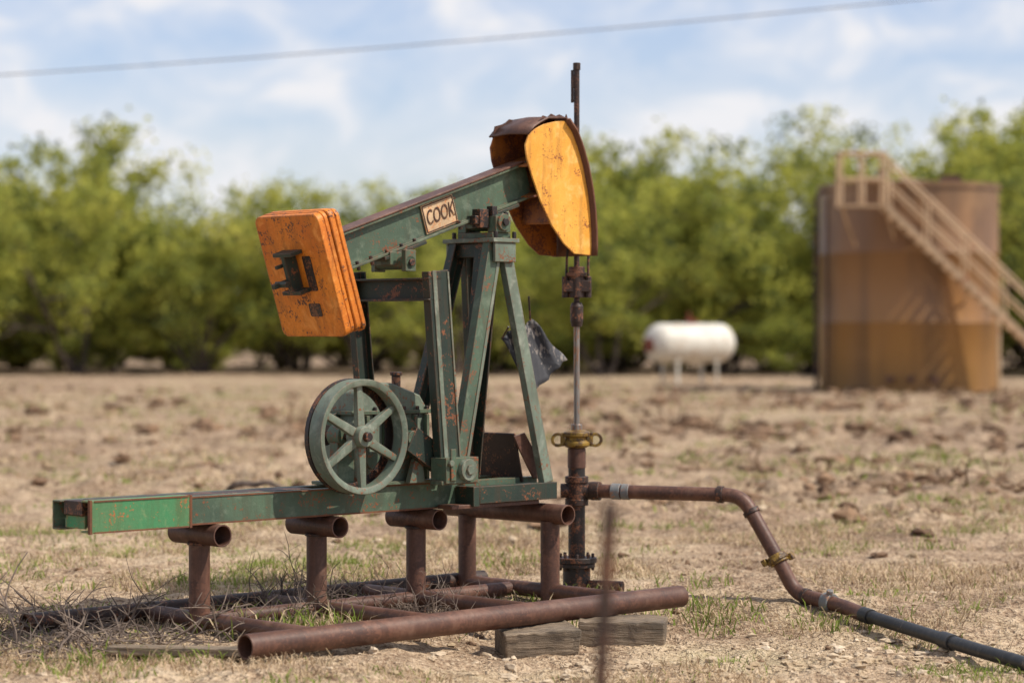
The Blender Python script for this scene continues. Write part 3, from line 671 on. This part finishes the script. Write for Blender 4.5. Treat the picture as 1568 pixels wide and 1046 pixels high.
Tp(b,'downcomer_pipe','rust_dark',bevel=0)
b=MB(); y0,y1=-R-.85,-R-.12
pz=4.75; xa,xb=-2.25,-1.08
b.box(xa,xb,y0,y1,pz-.05,pz)
for x in (xa+.03,(xa+xb)/2,xb-.03):
    for y in (y0,y1): b.cyl((x,y,pz),(x,y,pz+1.3),.038,n=8)
for zz in (.65,1.3):
    b.cyl((xa,y0,pz+zz),(xb,y0,pz+zz),.036,n=8); b.cyl((xa,y1,pz+zz),(xb,y1,pz+zz),.036,n=8); b.cyl((xa,y0,pz+zz),(xa,y1,pz+zz),.036,n=8)
for x in (xa+.05,xb-.05): b.bar((x,y0+.05,pz-.06),(x+.5,-R+.35,pz-1.0),.06,.06)
Tp(b,'platform','stair',bevel=0)
sx0,sx1=xb,3.95
b=MB()
for y in (y0,y1): b.bar((sx0,y,pz-.05),(sx1,y,0.0),.05,.14)
n=22
for k in range(n):
    t=(k+.5)/n; x=sx0+(sx1-sx0)*t; z=pz*(1-t)-.02; b.box(x-.13,x+.13,y0+.03,y1-.03,z-.03,z+.005)
Tp(b,'stair_flight','stair',bevel=0)
b=MB()
for y in (y0,y1):
    b.cyl((sx0-.1,y,pz+1.30),(sx1,y,1.15),.036,n=8)
    b.cyl((sx0,y,pz+.60),(sx1,y,.6),.026,n=8)
    for k in range(6):
        t=.02+k/5*.96; x=sx0+(sx1-sx0)*t; z=pz*(1-t); b.cyl((x,y,z-.05),(x,y,z+1.18),.032,n=8)
b.bar((1.1,y1,2.7),(1.1,-R+.25,2.3),.05,.05); b.cyl((1.75,y0,0),(1.75,y0,2.0),.04,n=8)
Tp(b,'handrails','stair',bevel=0)

# ------------------------------------------------------------------ propane tank
PT=empty('propane_tank',(5.40,73.5,0),math.radians(34))
r=.60;L=1.2
prof=[(0,-L-.36),(.22,-L-.335),(.42,-L-.24),(.55,-L-.10),(r,-L+.06),(r,L-.06),(.55,L+.10),(.42,L+.24),(.22,L+.335),(0,L+.36)]
b=MB(); b.lathe(prof,(0,0,1.20),(1,0,0),48); b.obj('vessel','white',PT,bevel=0)
b=MB(); b.cyl((0,0,1.78),(0,0,1.95),.14); b.cyl((-.03,0,1.95),(-.03,0,2.15),.05); b.cyl((.25,0,1.78),(.25,0,1.92),.06); b.cyl((-L-.39,0,1.15),(-L-.30,0,1.15),.22); b.obj('valves','red',PT,bevel=0)
b=MB()
for x in (-.75,.75):
    for y in (-.38,.38): b.bar((x,y,-.1),(x,y*.9,.8),.06,.08)
    b.box(x-.06,x+.06,-.42,.42,.62,.70)
b.obj('legs','white',PT,bevel=0)

# ------------------------------------------------------------------ power line
b=MB(); pts=[]
def wl(x): return V((x,39.5-.08*x,6.38+.0748*x+.0012*x*x))
for i in range(51): pts.append(wl(-60+100*i/50))
b.tube(pts,.012,6); b.obj('power_line','wire',bevel=0)
for q in (pts[0],pts[-1]):
    b=MB(); b.cyl((q.x,q.y,-.5),(q.x,q.y,q.z-.02),.14,.10,12); b.bar((q.x,q.y-.8,q.z-.3),(q.x,q.y+.8,q.z-.3),.1,.1); b.obj('utility_pole','wood',bevel=0)

# ------------------------------------------------------------------ mesquite trees
def tree_mesh(seed,zmin=1.2,stem=2.7):
    rd=random.Random(seed); r_=np.random.default_rng(seed)
    b=MB(); tips=[]
    def grow(p,d,L,r,lev):
        pts=[p.copy()];n=5
        for k in range(n):
            d=(d+V((rd.gauss(0,.18),rd.gauss(0,.18),rd.gauss(.03,.12)))).normalized(); p=p+d*L/n; pts.append(p.copy())
        b.tube(pts,[r*(1-.5*k/n) for k in range(n+1)],6 if lev<2 else 4,False)
        if lev>=2: tips.append(pts[3])
        if lev>=1: tips.append(p)
        if lev<3:
            for k in range(rd.choice([3,3,4]) if lev<2 else 2):
                q=pts[rd.choice([2,3,4,5])]; nd=(d+V((rd.gauss(0,.8),rd.gauss(0,.8),rd.gauss(.05,.5)))).normalized()
                grow(q,nd,L*rd.uniform(.55,.85),r*.5,lev+1)
    ns=rd.choice([3,4,5])
    for k in range(ns):
        a=k*2*math.pi/ns+rd.uniform(-.5,.5); grow(V((rd.uniform(-.2,.2),rd.uniform(-.2,.2),-.1)),V((math.cos(a)*.55,math.sin(a)*.55,1)).normalized(),stem*rd.uniform(.75,1.2),.10,0)
    VS=[];MI=[]
    for p in tips:
        if p.z<zmin+rd.uniform(-.5,.5): continue
        nc=rd.randint(30,85); rad=rd.uniform(.20,.46)
        dr=r_.standard_normal((nc,3)); dr/=np.linalg.norm(dr,axis=1)[:,None]
        c=dr*(r_.random((nc,1))**.5)*rad*1.5*np.array([1,1,.7])+np.array(p)
        a=r_.standard_normal((nc,3)); a/=np.linalg.norm(a,axis=1)[:,None]; t=r_.standard_normal((nc,3)); t=np.cross(a,t); t/=np.linalg.norm(t,axis=1)[:,None]
        s=(.027+.038*r_.random(nc))[:,None]
        VS.append(np.stack([c-a*s*1.5,c+t*s*.8,c+a*s*1.5,c-t*s*.8],1).reshape(-1,3))
        base=rd.choice([1,1,1,2,2,3]); MI.append(np.where(r_.random(nc)<.7,base,r_.integers(1,4,nc)))
    lv=np.concatenate(VS); lm=np.concatenate(MI); bv=np.array(b.v); bf=np.array(b.f)
    vs=np.concatenate([bv,lv]); lf=np.arange(len(lv)).reshape(-1,4)+len(bv); f=np.concatenate([bf,lf]); mi=np.concatenate([np.zeros(len(bf)),lm])
    h=np.percentile(lv[:,2],99.6)
    vs=vs/h
    me=bpy.data.meshes.new('mesquite_tree_mesh')
    me.vertices.add(len(vs)); me.vertices.foreach_set('co',vs.astype(np.float32).ravel()); me.loops.add(f.size); me.loops.foreach_set('vertex_index',f.astype(np.int32).ravel())
    me.polygons.add(len(f)); me.polygons.foreach_set('loop_start',np.arange(0,f.size,4,dtype=np.int32))
    for mm in ('bark','leaf1','leaf2','leaf3'): me.materials.append(M[mm])
    me.polygons.foreach_set('material_index',mi.astype(np.int32)); me.update(calc_edges=True)
    return me,len(lf),h
TM=[];SM=[]
for s in (3,8,15,21,34,42):
    me,nl,h=tree_mesh(s); TM.append(me); print('tree',nl,h)
for s in (5,6,7):
    me,nl,h=tree_mesh(s,.35,1.5); SM.append(me); print('shrub',nl,h)
TR=empty('mesquite_tree_row',(0,90,0))
px_=[-70,-30,-19,-17,-14.7,-13.3,-12.3,-9.8,-7.4,-5,-3.3,-2.5,0,2.8,3.5,4.3,6.5,9.1,10.6,12.3,14.5,19,30,80]
ph_=[8,8.3,8.4,8.8,9.0,7.7,6.7,6.9,8.3,8.4,8.0,6.6,6.6,7.6,8.1,8.7,7.6,9.0,9.3,8.0,9.0,10.2,9.4,8.5]
cnt=0
def put(x,y,h,ws=1.0,lib=None):
    global cnt
    lib=lib or TM
    o=bpy.data.objects.new('tree_%d'%cnt,lib[random.randrange(len(lib))]); cnt+=1; scene.collection.objects.link(o); o.parent=TR
    o.location=(x,y-90,0); o.rotation_euler=(0,0,random.uniform(0,6.28)); o.scale=(h*ws,h*ws,h)
for row,(yy,k,sp_) in enumerate(((86,.86,5.2),(92,1.0,4.1),(100,1.02,4.2))):
    x=-46+row*1.7
    while x<50:
        xx=x+random.uniform(-1,1); sc=(yy/90)
        put(xx*sc,yy+random.uniform(-2,2),float(np.interp(xx,px_,ph_))*k*sc*random.uniform(.80,1.04),random.uniform(.8,1.05)); x+=sp_*random.uniform(.7,1.25)
x=-50
while x<54:
    put(x,97+random.uniform(-3,12),random.uniform(3.2,5.0),random.uniform(1.0,1.3),SM); x+=2.5
x=-48
while x<52:
    if random.random()<.45: put(x,88+random.uniform(-2.5,6),random.uniform(1.4,3.0),random.uniform(.9,1.3),SM)
    x+=2.6*random.uniform(.6,1.5)

# ------------------------------------------------------------------ world, sun, camera
SUN=V((.60,-.16,.78)).normalized()
w=bpy.data.worlds.new('World'); scene.world=w; w.use_nodes=True; nt=w.node_tree
bg=nt.nodes['Background']; sky=nt.nodes.new('ShaderNodeTexSky'); sky.sky_type='NISHITA'; sky.sun_disc=False
sky.sun_elevation=math.asin(SUN.z); sky.sun_rotation=math.atan2(SUN.x,SUN.y); sky.air_density=1.0; sky.dust_density=.8; sky.ozone_density=2.4
tc=nt.nodes.new('ShaderNodeTexCoord'); mp=mapping(nt,tc.outputs['Generated'],(1,1,1.7),(.35,0,.12))
cn=noise(nt,mp,17,7,.55,.5); cn2=noise(nt,mp,5.0,3,.5)
cf=ramp(nt,math_(nt,'ADD',math_(nt,'MULTIPLY',cn,.62),math_(nt,'MULTIPLY',cn2,.38)),[(.40,g(.10)),(.49,g(.40)),(.57,g(.95))])
skyc=mixc(nt,1.0,sky.outputs[0],(1.0,.92,1.0),'MULTIPLY')
col=mixc(nt,cf,skyc,(6.0,5.95,6.1))
nt.links.new(col,bg.inputs[0]); bg.inputs[1].default_value=.15
sl=bpy.data.lights.new('sun','SUN'); sl.energy=5.0; sl.angle=math.radians(.6); sl.color=(1,.92,.80)
so=bpy.data.objects.new('sun',sl); scene.collection.objects.link(so); so.rotation_euler=(-SUN).to_track_quat('-Z','Y').to_euler()
cam=bpy.data.cameras.new('camera'); co=bpy.data.objects.new('camera',cam); scene.collection.objects.link(co)
cam.lens=85; cam.sensor_width=36; cam.clip_end=3000; cam.clip_start=.1
co.location=(0,0,1.6); co.rotation_euler=(math.radians(90-.27),0,0)
cam.dof.use_dof=True; cam.dof.focus_distance=13.4; cam.dof.aperture_fstop=1.35
scene.camera=co
scene.view_settings.view_transform='Standard'; scene.view_settings.look='None'; scene.view_settings.exposure=0
